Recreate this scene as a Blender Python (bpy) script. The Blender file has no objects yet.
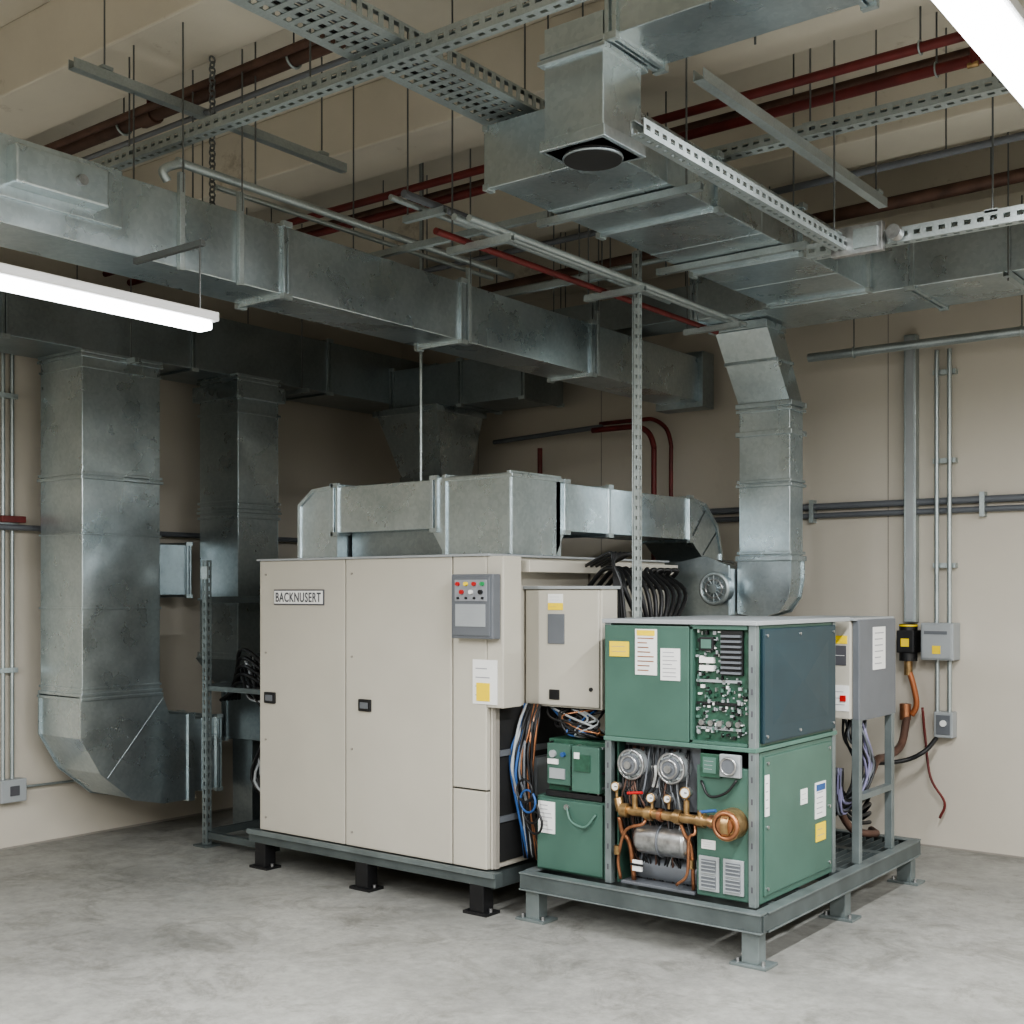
import bpy, bmesh, math, random
from mathutils import Vector, Matrix
random.seed(7)
S=bpy.context.scene
# ---------------------------------------------------------------- materials
def newmat(name):
    m=bpy.data.materials.new(name); m.use_nodes=True
    nt=m.node_tree; b=nt.nodes['Principled BSDF']; return m,nt,b
def simple(name,col,rough=0.5,metal=0.0,var=0.12,scale=6.0,bump=0.0,bscale=60,emit=0):
    m,nt,b=newmat(name)
    tc=nt.nodes.new('ShaderNodeTexCoord')
    n=nt.nodes.new('ShaderNodeTexNoise'); n.inputs['Scale'].default_value=scale; n.inputs['Detail'].default_value=4
    nt.links.new(tc.outputs['Object'],n.inputs['Vector'])
    r=nt.nodes.new('ShaderNodeValToRGB')
    a=tuple(max(0,c*(1-var)) for c in col)+(1,); c2=tuple(min(1,c*(1+var)) for c in col)+(1,)
    r.color_ramp.elements[0].position=0.3; r.color_ramp.elements[0].color=a
    r.color_ramp.elements[1].position=0.7; r.color_ramp.elements[1].color=c2
    nt.links.new(n.outputs['Fac'],r.inputs['Fac']); nt.links.new(r.outputs['Color'],b.inputs['Base Color'])
    b.inputs['Roughness'].default_value=rough; b.inputs['Metallic'].default_value=metal
    if bump>0:
        n2=nt.nodes.new('ShaderNodeTexNoise'); n2.inputs['Scale'].default_value=bscale
        nt.links.new(tc.outputs['Object'],n2.inputs['Vector'])
        bp=nt.nodes.new('ShaderNodeBump'); bp.inputs['Strength'].default_value=bump; bp.inputs['Distance'].default_value=0.01
        nt.links.new(n2.outputs['Fac'],bp.inputs['Height']); nt.links.new(bp.outputs['Normal'],b.inputs['Normal'])
    if emit>0:
        b.inputs['Emission Color'].default_value=tuple(col)+(1,); b.inputs['Emission Strength'].default_value=emit
    return m
def galv(name,c0,c1,rough=(0.23,0.36),metal=0.95,scale=16,spangle=0.16,bump=0.10):
    m,nt,b=newmat(name)
    tc=nt.nodes.new('ShaderNodeTexCoord')
    v=nt.nodes.new('ShaderNodeTexVoronoi'); v.inputs['Scale'].default_value=scale*3.5
    nt.links.new(tc.outputs['Object'],v.inputs['Vector'])
    n=nt.nodes.new('ShaderNodeTexNoise'); n.inputs['Scale'].default_value=1.8; n.inputs['Detail'].default_value=5; n.inputs['Roughness'].default_value=0.55; n.inputs['Distortion'].default_value=0.8
    nt.links.new(tc.outputs['Object'],n.inputs['Vector'])
    sep=nt.nodes.new('ShaderNodeSeparateColor'); nt.links.new(v.outputs['Color'],sep.inputs['Color'])
    ma=nt.nodes.new('ShaderNodeMath'); ma.operation='MULTIPLY'; ma.inputs[1].default_value=spangle
    nt.links.new(sep.outputs[0],ma.inputs[0])
    mb=nt.nodes.new('ShaderNodeMath'); mb.operation='ADD'; nt.links.new(ma.outputs[0],mb.inputs[0]); nt.links.new(n.outputs['Fac'],mb.inputs[1])
    r=nt.nodes.new('ShaderNodeValToRGB'); r.color_ramp.elements[0].position=0.30; r.color_ramp.elements[1].position=0.80
    r.color_ramp.elements[0].color=tuple(c0)+(1,); r.color_ramp.elements[1].color=tuple(c1)+(1,)
    nt.links.new(mb.outputs[0],r.inputs['Fac']); nt.links.new(r.outputs['Color'],b.inputs['Base Color'])
    n5=nt.nodes.new('ShaderNodeTexNoise'); n5.inputs['Scale'].default_value=3.5; n5.inputs['Detail'].default_value=4; n5.inputs['Roughness'].default_value=0.55
    nt.links.new(tc.outputs['Object'],n5.inputs['Vector'])
    mr=nt.nodes.new('ShaderNodeMapRange'); mr.inputs['From Min'].default_value=0.3; mr.inputs['From Max'].default_value=0.7
    mr.inputs['To Min'].default_value=rough[0]; mr.inputs['To Max'].default_value=rough[1]
    nt.links.new(n5.outputs['Fac'],mr.inputs['Value']); nt.links.new(mr.outputs['Result'],b.inputs['Roughness'])
    b.inputs['Metallic'].default_value=metal
    n3=nt.nodes.new('ShaderNodeTexNoise'); n3.inputs['Scale'].default_value=2.8; n3.inputs['Detail'].default_value=1.5
    nt.links.new(tc.outputs['Object'],n3.inputs['Vector'])
    bp=nt.nodes.new('ShaderNodeBump'); bp.inputs['Strength'].default_value=bump*3.5; bp.inputs['Distance'].default_value=0.035
    nt.links.new(n3.outputs['Fac'],bp.inputs['Height']); nt.links.new(bp.outputs['Normal'],b.inputs['Normal'])
    return m
GALV=galv('galvanized_sheet',(0.44,0.515,0.545),(0.65,0.715,0.74))
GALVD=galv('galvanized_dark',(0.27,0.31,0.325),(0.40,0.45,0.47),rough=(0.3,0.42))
STEEL=galv('strut_steel',(0.33,0.37,0.375),(0.50,0.55,0.55),rough=(0.35,0.5),metal=0.75,scale=40)
RODM=simple('hanger_rod_steel',(0.16,0.17,0.17),0.4,0.6,0.1)
FRAME=simple('frame_paint_grey',(0.11,0.13,0.13),0.42,0.4,0.2)
POST=simple('frame_post_grey',(0.19,0.22,0.22),0.42,0.45,0.2)
BEIGE=simple('cabinet_beige_paint',(0.47,0.445,0.385),0.40,0,0.03,3,0.03,200)
BEIGED=simple('cabinet_beige_dark',(0.28,0.26,0.23),0.5,0,0.05)  # darker beige for joints, screws, baseboards and side strips
GREEN=simple('enamel_green',(0.064,0.130,0.102),0.38,0,0.10,4)
GREENL=simple('enamel_green_pale',(0.085,0.165,0.132),0.45,0,0.08,4)
NAVY=simple('panel_slate_blue',(0.016,0.040,0.052),0.36,0,0.15,4)
DARK=simple('dark_interior',(0.018,0.018,0.018),0.7,0,0.2)
BLACK=simple('black_rubber',(0.012,0.012,0.013),0.45,0,0.2)
WHITE=simple('label_white',(0.75,0.75,0.73),0.5,0,0.02)
YEL=simple('sticker_yellow',(0.85,0.62,0.03),0.5,0,0.03)
INK=simple('label_ink',(0.08,0.08,0.09),0.6,0,0.05)
INKL=simple('label_ink_light',(0.34,0.34,0.36),0.6,0,0.05)
GREYB=simple('control_box_grey',(0.14,0.15,0.165),0.45,0.1,0.05)
GREYL=simple('light_grey_enamel',(0.34,0.36,0.37),0.45,0.1,0.05)
RED=simple('pipe_red',(0.13,0.02,0.018),0.5,0,0.3)
REDB=simple('indicator_red',(0.45,0.02,0.02),0.35,0,0.05)
GRNB=simple('indicator_green',(0.03,0.30,0.1),0.35,0,0.05)
BROWN=simple('pipe_rust_brown',(0.10,0.055,0.04),0.6,0.1,0.3,12)
COPPER=simple('copper',(0.38,0.18,0.10),0.40,0.8,0.35,20)
BRASS=simple('brass',(0.36,0.24,0.12),0.36,0.8,0.4,25)
BLUE=simple('wire_blue',(0.03,0.09,0.25),0.5,0,0.1)
CHROME=simple('machined_steel',(0.42,0.42,0.42),0.3,0.85,0.3,30)
LILAC=simple('wire_lilac',(0.20,0.19,0.30),0.5,0,0.1)
PCB=simple('circuit_board_green',(0.03,0.085,0.055),0.45,0,0.25,40)
LAMP=simple('led_diffuser',(0.95,0.98,1.0),0.4,0,0,1,emit=9)
LAMPW=simple('fixture_white',(0.7,0.7,0.7),0.4,0,0.02)
ORANGE=simple('pipe_orange',(0.38,0.13,0.05),0.5,0.2,0.2)
PFACE=simple('panel_face_light',(0.26,0.27,0.29),0.4)
def wallmat(name,c,vs=0.08,stain=0.15):
    m,nt,b=newmat(name)
    tc=nt.nodes.new('ShaderNodeTexCoord')
    n=nt.nodes.new('ShaderNodeTexNoise'); n.inputs['Scale'].default_value=0.9; n.inputs['Detail'].default_value=8; n.inputs['Roughness'].default_value=0.6
    nt.links.new(tc.outputs['Object'],n.inputs['Vector'])
    r=nt.nodes.new('ShaderNodeValToRGB'); r.color_ramp.elements[0].position=0.3; r.color_ramp.elements[1].position=0.7
    r.color_ramp.elements[0].color=tuple(x*(1-vs) for x in c)+(1,); r.color_ramp.elements[1].color=tuple(x*(1+vs) for x in c)+(1,)
    nt.links.new(n.outputs['Fac'],r.inputs['Fac'])
    n4=nt.nodes.new('ShaderNodeTexNoise'); n4.inputs['Scale'].default_value=2.2; n4.inputs['Detail'].default_value=12; n4.inputs['Roughness'].default_value=0.75
    nt.links.new(tc.outputs['Object'],n4.inputs['Vector'])
    r4=nt.nodes.new('ShaderNodeValToRGB'); r4.color_ramp.elements[0].position=0.30; r4.color_ramp.elements[1].position=0.40
    r4.color_ramp.elements[0].color=(1-stain*2,1-stain*2.2,1-stain*2.4,1); r4.color_ramp.elements[1].color=(1,1,1,1)
    nt.links.new(n4.outputs['Fac'],r4.inputs['Fac'])
    mx=nt.nodes.new('ShaderNodeMixRGB'); mx.blend_type='MULTIPLY'; mx.inputs['Fac'].default_value=1
    nt.links.new(r.outputs['Color'],mx.inputs['Color1']); nt.links.new(r4.outputs['Color'],mx.inputs['Color2'])
    nt.links.new(mx.outputs['Color'],b.inputs['Base Color'])
    b.inputs['Roughness'].default_value=0.7
    n2=nt.nodes.new('ShaderNodeTexNoise'); n2.inputs['Scale'].default_value=90
    nt.links.new(tc.outputs['Object'],n2.inputs['Vector'])
    bp=nt.nodes.new('ShaderNodeBump'); bp.inputs['Strength'].default_value=0.1; bp.inputs['Distance'].default_value=0.005
    nt.links.new(n2.outputs['Fac'],bp.inputs['Height']); nt.links.new(bp.outputs['Normal'],b.inputs['Normal'])
    return m
WALL=wallmat('painted_wall_beige',(0.525,0.487,0.42),0.04,0.03)
CEIL=wallmat('painted_ceiling_cream',(0.60,0.56,0.475),0.10,0.18)
def floormat():
    m,nt,b=newmat('concrete_floor')
    tc=nt.nodes.new('ShaderNodeTexCoord')
    def noise(s,d=8,ro=0.6,dist=0):
        n=nt.nodes.new('ShaderNodeTexNoise'); n.inputs['Scale'].default_value=s; n.inputs['Detail'].default_value=d; n.inputs['Roughness'].default_value=ro; n.inputs['Distortion'].default_value=dist
        nt.links.new(tc.outputs['Object'],n.inputs['Vector']); return n
    def ramp(n,p0,p1,c0,c1):
        r=nt.nodes.new('ShaderNodeValToRGB'); r.color_ramp.elements[0].position=p0; r.color_ramp.elements[1].position=p1
        r.color_ramp.elements[0].color=c0; r.color_ramp.elements[1].color=c1
        nt.links.new(n.outputs['Fac'],r.inputs['Fac']); return r
    def mul(a,c,f):
        x=nt.nodes.new('ShaderNodeMixRGB'); x.blend_type='MULTIPLY'; x.inputs['Fac'].default_value=f
        nt.links.new(a.outputs['Color'],x.inputs['Color1']); nt.links.new(c.outputs['Color'],x.inputs['Color2']); return x
    r1=ramp(noise(0.9,6,0.6,0.5),0.32,0.66,(0.235,0.233,0.218,1),(0.345,0.342,0.32,1))
    r2=ramp(noise(16,10,0.75),0.38,0.65,(0.76,0.76,0.75,1),(1.05,1.05,1.04,1))
    r3=ramp(noise(2.6,14,0.8,0.8),0.38,0.50,(0.66,0.655,0.635,1),(1,1,1,1))
    r5=ramp(noise(5.5,12,0.85,1.5),0.34,0.40,(0.56,0.56,0.55,1),(1,1,1,1))
    r6=ramp(noise(3.3,12,0.8,2.0),0.58,0.68,(1,1,1,1),(1.15,1.15,1.14,1))
    c=mul(mul(mul(mul(r1,r2,0.9),r3,0.85),r5,0.85),r6,1.0)
    nt.links.new(c.outputs['Color'],b.inputs['Base Color'])
    rr=ramp(noise(1.7,6,0.7),0.35,0.65,(0.34,0.34,0.34,1),(0.56,0.56,0.56,1))
    nt.links.new(rr.outputs['Color'],b.inputs['Roughness'])
    bp=nt.nodes.new('ShaderNodeBump'); bp.inputs['Strength'].default_value=0.12; bp.inputs['Distance'].default_value=0.01
    nt.links.new(r2.outputs['Color'],bp.inputs['Height']); nt.links.new(bp.outputs['Normal'],b.inputs['Normal'])
    return m
FLOOR=floormat()
# ---------------------------------------------------------------- builder
class B:
    def __init__(s,name): s.name=name; s.bm=bmesh.new(); s.mats=[]
    def mi(s,m):
        if m not in s.mats: s.mats.append(m)
        return s.mats.index(m)
    def merge(s,t,mat,smooth=False):
        i=s.mi(mat)
        for f in t.faces: f.material_index=i; f.smooth=smooth
        bmesh.ops.recalc_face_normals(t,faces=t.faces)
        me=bpy.data.meshes.new('t'); t.to_mesh(me); t.free(); s.bm.from_mesh(me); bpy.data.meshes.remove(me)
    def hexa(s,pts,mat,bev=0):
        t=bmesh.new(); v=[t.verts.new(p) for p in pts]
        for f in ((0,1,2,3),(7,6,5,4),(0,4,5,1),(1,5,6,2),(2,6,7,3),(3,7,4,0)): t.faces.new([v[i] for i in f])
        if bev>0: bmesh.ops.bevel(t,geom=list(t.edges),offset=bev,segments=2,affect='EDGES',profile=0.6)
        s.merge(t,mat)
    def box(s,x0,x1,y0,y1,z0,z1,mat,bev=0):
        if x0>x1:x0,x1=x1,x0
        if y0>y1:y0,y1=y1,y0
        if z0>z1:z0,z1=z1,z0
        s.hexa([(x0,y0,z0),(x1,y0,z0),(x1,y1,z0),(x0,y1,z0),(x0,y0,z1),(x1,y0,z1),(x1,y1,z1),(x0,y1,z1)],mat,bev)
    def frus(s,r0,z0,r1,z1,mat):
        a,b,c,d=r0; e,f,g,h=r1
        s.hexa([(a,c,z0),(b,c,z0),(b,d,z0),(a,d,z0),(e,g,z1),(f,g,z1),(f,h,z1),(e,h,z1)],mat)
    def prism(s,poly,axis,lo,hi,mat,smooth=False):
        t=bmesh.new()
        def P(p,h):
            if axis=='X': return (h,p[0],p[1])
            if axis=='Y': return (p[0],h,p[1])
            return (p[0],p[1],h)
        a=[t.verts.new(P(p,lo)) for p in poly]; b=[t.verts.new(P(p,hi)) for p in poly]
        t.faces.new(a); t.faces.new(b[::-1]); n=len(poly)
        for i in range(n): t.faces.new([a[i],a[(i+1)%n],b[(i+1)%n],b[i]])
        s.merge(t,mat,smooth)
    def cyl(s,p0,p1,r,mat,seg=14,r2=None):
        p0=Vector(p0);p1=Vector(p1); d=p1-p0; L=d.length
        if L<1e-6: return
        t=bmesh.new()
        M=Matrix.Translation((p0+p1)/2)@d.to_track_quat('Z','Y').to_matrix().to_4x4()
        bmesh.ops.create_cone(t,cap_ends=True,segments=seg,radius1=r,radius2=r if r2 is None else r2,depth=L,matrix=M)
        i=s.mi(mat)
        for f in t.faces: f.material_index=i; f.smooth=len(f.verts)==4
        for e in t.edges:
            if any(len(f.verts)>4 for f in e.link_faces): e.smooth=False
        me=bpy.data.meshes.new('t'); t.to_mesh(me); t.free(); s.bm.from_mesh(me); bpy.data.meshes.remove(me)
    def sph(s,c,r,mat,sc=(1,1,1)):
        t=bmesh.new(); bmesh.ops.create_uvsphere(t,u_segments=14,v_segments=8,radius=r,matrix=Matrix.Translation(c)@Matrix.Diagonal((*sc,1)))
        s.merge(t,mat,True)
    def tube(s,pts,r,mat,seg=7,sub=6,smoothpath=True):
        pts=[Vector(p) for p in pts]; path=[]
        if smoothpath and len(pts)>2:
            q=[pts[0]*2-pts[1]]+pts+[pts[-1]*2-pts[-2]]
            for i in range(1,len(q)-2):
                for k in range(sub):
                    t=k/sub; a,b,c,d=q[i-1],q[i],q[i+1],q[i+2]
                    path.append(0.5*((2*b)+(c-a)*t+(2*a-5*b+4*c-d)*t*t+(3*b-a-3*c+d)*t**3))
            path.append(pts[-1])
        else: path=pts
        t=bmesh.new(); rings=[]; up=None
        for i,p in enumerate(path):
            d=(path[min(i+1,len(path)-1)]-path[max(i-1,0)]).normalized()
            if up is None:
                up=Vector((0,0,1)) if abs(d.z)<0.9 else Vector((1,0,0))
            x=d.cross(up).normalized(); up=x.cross(d).normalized()
            rings.append([t.verts.new(p+r*(math.cos(2*math.pi*k/seg)*x+math.sin(2*math.pi*k/seg)*up)) for k in range(seg)])
        for i in range(len(rings)-1):
            for k in range(seg): t.faces.new([rings[i][k],rings[i][(k+1)%seg],rings[i+1][(k+1)%seg],rings[i+1][k]])
        t.faces.new(rings[0]); t.faces.new(rings[-1][::-1])
        s.merge(t,mat,True)
    def torus(s,c,axis,R,r,mat,n=24):
        A=Vector(axis).normalized(); u=A.orthogonal().normalized(); w=A.cross(u)
        t=bmesh.new(); rg=[]
        for i in range(n):
            a=2*math.pi*i/n; dr=u*math.cos(a)+w*math.sin(a)
            rg.append([t.verts.new(Vector(c)+dr*(R+r*math.cos(2*math.pi*k/8))+A*r*math.sin(2*math.pi*k/8)) for k in range(8)])
        for i in range(n):
            for k in range(8): t.faces.new([rg[i][k],rg[i][(k+1)%8],rg[(i+1)%n][(k+1)%8],rg[(i+1)%n][k]])
        s.merge(t,mat,True)
    def rib(s,axis,c,a0,a1,b0,b1,mat,w=0.035,o=0.014):
        a0-=o;a1+=o;b0-=o;b1+=o
        if axis=='Y': s.box(a0,a1,c-w/2,c+w/2,b0,b1,mat,0.003)
        elif axis=='X': s.box(c-w/2,c+w/2,a0,a1,b0,b1,mat,0.003)
        else: s.box(a0,a1,b0,b1,c-w/2,c+w/2,mat,0.003)
    def duct(s,axis,lo,hi,a0,a1,b0,b1,seams=(),mat=None,ends=True,creases=False):
        mat=mat or GALV
        if axis=='Y': s.box(a0,a1,lo,hi,b0,b1,mat,0.004)
        elif axis=='X': s.box(lo,hi,a0,a1,b0,b1,mat,0.004)
        else: s.box(a0,a1,b0,b1,lo,hi,mat,0.004)
        L=list(seams)+([lo+0.02,hi-0.02] if ends else [])
        for c in L:
            s.rib(axis,c-0.013,a0,a1,b0,b1,mat,0.018,0.016); s.rib(axis,c+0.013,a0,a1,b0,b1,mat,0.018,0.012)
            for aa in (a0-0.008,a1+0.008):
                for bb in (b0-0.008,b1+0.008):
                    if axis=='Y': s.box(aa-0.012,aa+0.012,c-0.026,c+0.026,bb-0.012,bb+0.012,STEEL)
                    elif axis=='X': s.box(c-0.026,c+0.026,aa-0.012,aa+0.012,bb-0.012,bb+0.012,STEEL)
        if creases:
            xs=sorted([lo]+list(seams)+[hi])
            for i in range(len(xs)-1):
                n=int((xs[i+1]-xs[i])/0.4)
                for k in range(1,n):
                    c=xs[i]+(xs[i+1]-xs[i])*k/n
                    s.rib(axis,c,a0,a1,b0,b1,mat,0.006,0.0025)
    def strut(s,p0,p1,w=0.041,h=0.041,mat=None,pitch=0.05,edge=0.34,fill=0.24,plain=False):
        mat=mat or STEEL
        p0=Vector(p0);p1=Vector(p1); d=(p1-p0); L=d.length; d.normalize()
        up=Vector((0,0,1)) if abs(d.z)<0.9 else Vector((0,1,0))
        x=d.cross(up).normalized(); up=x.cross(d).normalized()
        def pr(l0,l1,a0,a1,b0,b1):
            pts=[]
            for b_ in (b0,b1):
                for (l,a) in ((l0,a0),(l1,a0),(l1,a1),(l0,a1)): pts.append(p0+d*l+x*a+up*b_)
            s.hexa([tuple(q) for q in pts],mat)
        th=0.003
        if plain:
            pr(0,L,-w/2,w/2,-h/2,-h/2+th); pr(0,L,-w/2,-w/2+th,-h/2+th,h/2); pr(0,L,w/2-th,w/2,-h/2+th,h/2); return
        cw=w*edge; ch=h*edge
        pr(0,L,-w/2,-w/2+cw,-h/2,-h/2+th); pr(0,L,w/2-cw,w/2,-h/2,-h/2+th)
        pr(0,L,-w/2+th,-w/2+cw*0.8,h/2-th,h/2); pr(0,L,w/2-cw*0.8,w/2-th,h/2-th,h/2)
        for sx in (-1,1):
            a0,a1=(-w/2,-w/2+th) if sx<0 else (w/2-th,w/2)
            pr(0,L,a0,a1,-h/2+th,-h/2+ch); pr(0,L,a0,a1,h/2-ch,h/2)
        n=max(1,int(L/pitch))
        for i in range(n+1):
            l=L*i/n; l0=max(0,l-pitch*fill); l1=min(L,l+pitch*fill)
            pr(l0,l1,-w/2+cw,w/2-cw,-h/2,-h/2+th)
            pr(l0,l1,-w/2,-w/2+th,-h/2+ch,h/2-ch); pr(l0,l1,w/2-th,w/2,-h/2+ch,h/2-ch)
    def labelY(s,x0,x1,z0,z1,y,mat=None,lines=5,ink=None):
        s.box(x0,x1,y-0.003,y+0.001,z0,z1,mat or WHITE)
        w=x1-x0;h=z1-z0
        for i in range(lines):
            zz=z1-h*(i+1)/(lines+1); s.box(x0+w*0.12,x0+w*(0.55+0.33*random.random()),y-0.004,y-0.002,zz-h*0.012,zz+h*0.012,ink or INKL)
    def labelX(s,y0,y1,z0,z1,x,mat=None,lines=5):
        s.box(x-0.001,x+0.003,y0,y1,z0,z1,mat or WHITE)
        w=y1-y0;h=z1-z0
        for i in range(lines):
            zz=z1-h*(i+1)/(lines+1); s.box(x+0.002,x+0.004,y0+w*0.12,y0+w*(0.55+0.33*random.random()),zz-h*0.012,zz+h*0.012,INKL)
    def text(s,body,size,loc,mat,width=None,bold=0.02):
        cu=bpy.data.curves.new('t','FONT'); cu.body=body; cu.size=size; cu.extrude=0.001; cu.offset=size*bold; cu.space_character=1.12
        ob=bpy.data.objects.new('t',cu); S.collection.objects.link(ob)
        bpy.context.view_layer.update()
        me=bpy.data.meshes.new_from_object(ob.evaluated_get(bpy.context.evaluated_depsgraph_get()))
        if width:
            w=max(v.co.x for v in me.vertices); me.transform(Matrix.Diagonal((width/w,1,1,1)))
        me.transform(Matrix.Translation(loc)@Matrix.Rotation(math.pi/2,4,'X'))
        t=bmesh.new(); t.from_mesh(me); bpy.data.meshes.remove(me)
        bpy.data.objects.remove(ob); bpy.data.curves.remove(cu)
        s.merge(t,mat)
    def dial(s,x,y,z,r=0.03):
        s.cyl((x,y,z),(x,y+0.03,z),r,CHROME,20); s.cyl((x,y-0.003,z),(x,y+0.001,z),r*0.85,WHITE,20); s.torus((x,y,z),(0,1,0),r,0.004,BRASS,18)
        s.box(x-0.001,x+0.012,y-0.006,y-0.003,z-0.001,z+0.003,INK); s.cyl((x,y+0.015,z-r-0.03),(x,y+0.015,z-r),0.007,BRASS,8)
    def done(s,parent=None):
        me=bpy.data.meshes.new(s.name)
        cs=[v.co for v in s.bm.verts]
        mn=Vector((min(c.x for c in cs),min(c.y for c in cs),min(c.z for c in cs))); mx=Vector((max(c.x for c in cs),max(c.y for c in cs),max(c.z for c in cs)))
        ctr=(mn+mx)/2; ctr.z=mn.z
        bmesh.ops.translate(s.bm,verts=s.bm.verts,vec=-ctr)
        s.bm.to_mesh(me); s.bm.free()
        for m in s.mats: me.materials.append(m)
        ob=bpy.data.objects.new(s.name,me); ob.location=ctr; S.collection.objects.link(ob)
        if parent:
            ob.parent=parent; ob.location=ctr-parent.location
        return ob
XW,YW,ZC=-7.05,7.57,4.2
BEAMS=[(y-0.02,y+0.34) for y in (0.0,1.5,2.95,4.42,5.88,7.2)]
def top(y):
    for a,c in BEAMS:
        if a-0.01<=y<=c+0.01: return 3.88
    return ZC
def rod(b,x,y,z,r=0.004): b.cyl((x,y,z),(x,y,top(y)),r,RODM,6)
# ---------------------------------------------------------------- room
b=B('floor'); b.box(XW-0.2,3.7,-3.7,YW+0.2,-0.1,0,FLOOR); b.done()
b=B('wall_left'); b.box(XW-0.2,XW,-3.5,YW+0.2,0,ZC,WALL); b.done()
b=B('wall_back'); b.box(XW,3.5,YW,YW+0.2,0,ZC,WALL); b.done()
b=B('wall_right'); b.box(3.5,3.7,-3.5,YW+0.2,0,ZC,WALL); b.done()
b=B('wall_front'); b.box(XW-0.2,3.7,-3.7,-3.5,0,ZC,WALL); b.done()
b=B('trim_1')
for x in (-6.2,-5.0,-3.8,-2.80,-1.6,-0.4): b.box(x-0.003,x+0.003,YW-0.002,YW,0.0,3.88,BEIGED)
b.done()
b=B('baseboard_back'); b.box(XW,3.5,YW-0.006,YW,0,0.012,BEIGED); b.done()
b=B('baseboard_left'); b.box(XW,XW+0.006,-3.5,YW,0,0.012,BEIGED); b.done()
b=B('ceiling'); b.box(XW-0.2,3.7,-3.7,YW+0.2,ZC,ZC+0.15,CEIL); b.done()
for y0,y1 in BEAMS:
    b=B('ceiling_beam'); b.box(XW,3.5,y0,y1,3.88,ZC,CEIL,0.01); b.done()
# ---------------------------------------------------------------- long front duct
b=B('overhead_supply_duct')
b.duct('Y',1.2,7.35,-4.29,-4.0,2.9,3.2,seams=(3.55,4.75,5.95))
b.box(-4.0,-3.92,2.25,2.62,3.03,3.17,GALV,0.008); b.cyl((-3.92,2.5,3.10),(-3.90,2.5,3.10),0.02,CHROME); b.box(-4.0,-3.985,2.15,2.72,2.99,3.21,GALV,0.003)
b.box(-4.33,-3.96,7.24,7.40,2.86,3.24,GALVD,0.004)
for y in (2.95,3.25,4.75,5.95):
    b.box(-4.0,-3.978,y+0.03,y+0.055,2.89,3.28,STEEL,0.002)
    for x in (-4.31,-3.98): rod(b,x,y+0.045,3.2)
for y in (1.35,2.80): b.box(-4.02,-3.60,y-0.01,y+0.01,2.875,2.898,RODM,0.002)
b.done()
b=B('overhead_return_duct')
b.duct('Y',3.72,6.26,-3.0,-2.42,3.22,3.44,seams=(4.55,5.4),creases=True)
b.duct('X',-3.5,0.6,6.26,6.8,3.2,3.47,seams=(-2.2,-1.2,-0.1),creases=True)
b.duct('X',-4.95,-3.52,6.42,6.72,3.26,3.46,seams=(-4.3,),mat=GALVD)
for y in (4.2,5.2):
    for x in (-3.05,-2.37): rod(b,x,y,3.18)
    b.strut((-3.1,y,3.20),(-2.3,y,3.20),0.03,0.03,plain=True)
for x in (-1.7,-0.6):
    for y in (6.24,6.84): rod(b,x,y,3.15)
    b.strut((x,6.2,3.18),(x,6.9,3.18),0.03,0.03,plain=True)
b.done()
b=B('vertical_exhaust_duct')
b.frus((-3.36,-3.03,6.6,6.78),2.72,(-3.46,-3.12,6.45,6.68),3.2,GALV)
b.duct('Z',1.80,2.72,-3.36,-3.03,6.6,6.78,seams=(2.25,))
for z in (2.72,2.55,1.80): b.rib('Z',z,-3.36,-3.03,6.6,6.78,GALV,0.03,0.018)
b.rib('Z',3.17,-3.46,-3.12,6.45,6.68,GALV,0.04,0.02); b.rib('Z',2.97,-3.412,-3.075,6.525,6.73,GALV,0.02,0.008)
pp=[(-3.36,1.80),(-3.36,1.48),(-3.22,1.455),(-3.11,1.49),(-3.05,1.57),(-3.03,1.68),(-3.03,1.80)]
b.prism(pp,'Y',6.6,6.78,GALV)
pq=[(-3.37,1.81),(-3.37,1.47),(-3.22,1.445),(-3.10,1.48),(-3.04,1.565),(-3.02,1.68),(-3.02,1.81)]
b.prism(pq,'Y',6.595,6.607,GALV); b.prism(pq,'Y',6.773,6.785,GALV)
b.done()
b=B('centrifugal_blower')
b.prism([(-3.90,1.46),(-3.88,1.60),(-3.74,1.76),(-3.55,1.80),(-3.38,1.74),(-3.38,1.46)],'Y',6.52,6.86,GALV)
b.prism([(-3.93,1.44),(-3.91,1.61),(-3.75,1.78),(-3.55,1.82),(-3.385,1.76),(-3.385,1.44)],'Y',6.51,6.525,GALV)
b.cyl((-3.45,6.45,1.62),(-3.45,6.53,1.62),0.095,GALVD,28); b.torus((-3.45,6.45,1.62),(0,1,0),0.09,0.014,STEEL)
b.torus((-3.45,6.445,1.62),(0,1,0),0.055,0.006,CHROME); b.cyl((-3.45,6.43,1.62),(-3.45,6.46,1.62),0.028,GALV)
for i in range(12):
    a=i*math.pi/6; b.cyl((-3.45+0.028*math.cos(a),6.443,1.62+0.028*math.sin(a)),(-3.45+0.088*math.cos(a),6.443,1.62+0.088*math.sin(a)),0.004,STEEL,6)
for x in (-3.86,-3.42):
    for y in (6.56,6.82): b.box(x-0.02,x+0.02,y-0.02,y+0.02,0,1.46,FRAME)
b.box(-3.9,-3.39,6.54,6.84,1.42,1.46,FRAME)
b.done()
b=B('diffuser_duct')
b.box(-2.42,-2.18,3.31,3.55,3.10,3.52,GALV,0.004)
b.rib('Z',3.12,-2.42,-2.18,3.31,3.55,GALV,0.04,0.012); b.rib('Z',3.40,-2.42,-2.18,3.31,3.55,GALV,0.016,0.018); b.rib('Z',3.425,-2.42,-2.18,3.31,3.55,GALV,0.018,0.012)
b.cyl((-2.30,3.43,3.080),(-2.30,3.43,3.107),0.10,DARK,28); b.torus((-2.30,3.43,3.088),(0,0,1),0.10,0.006,GALVD)
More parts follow.
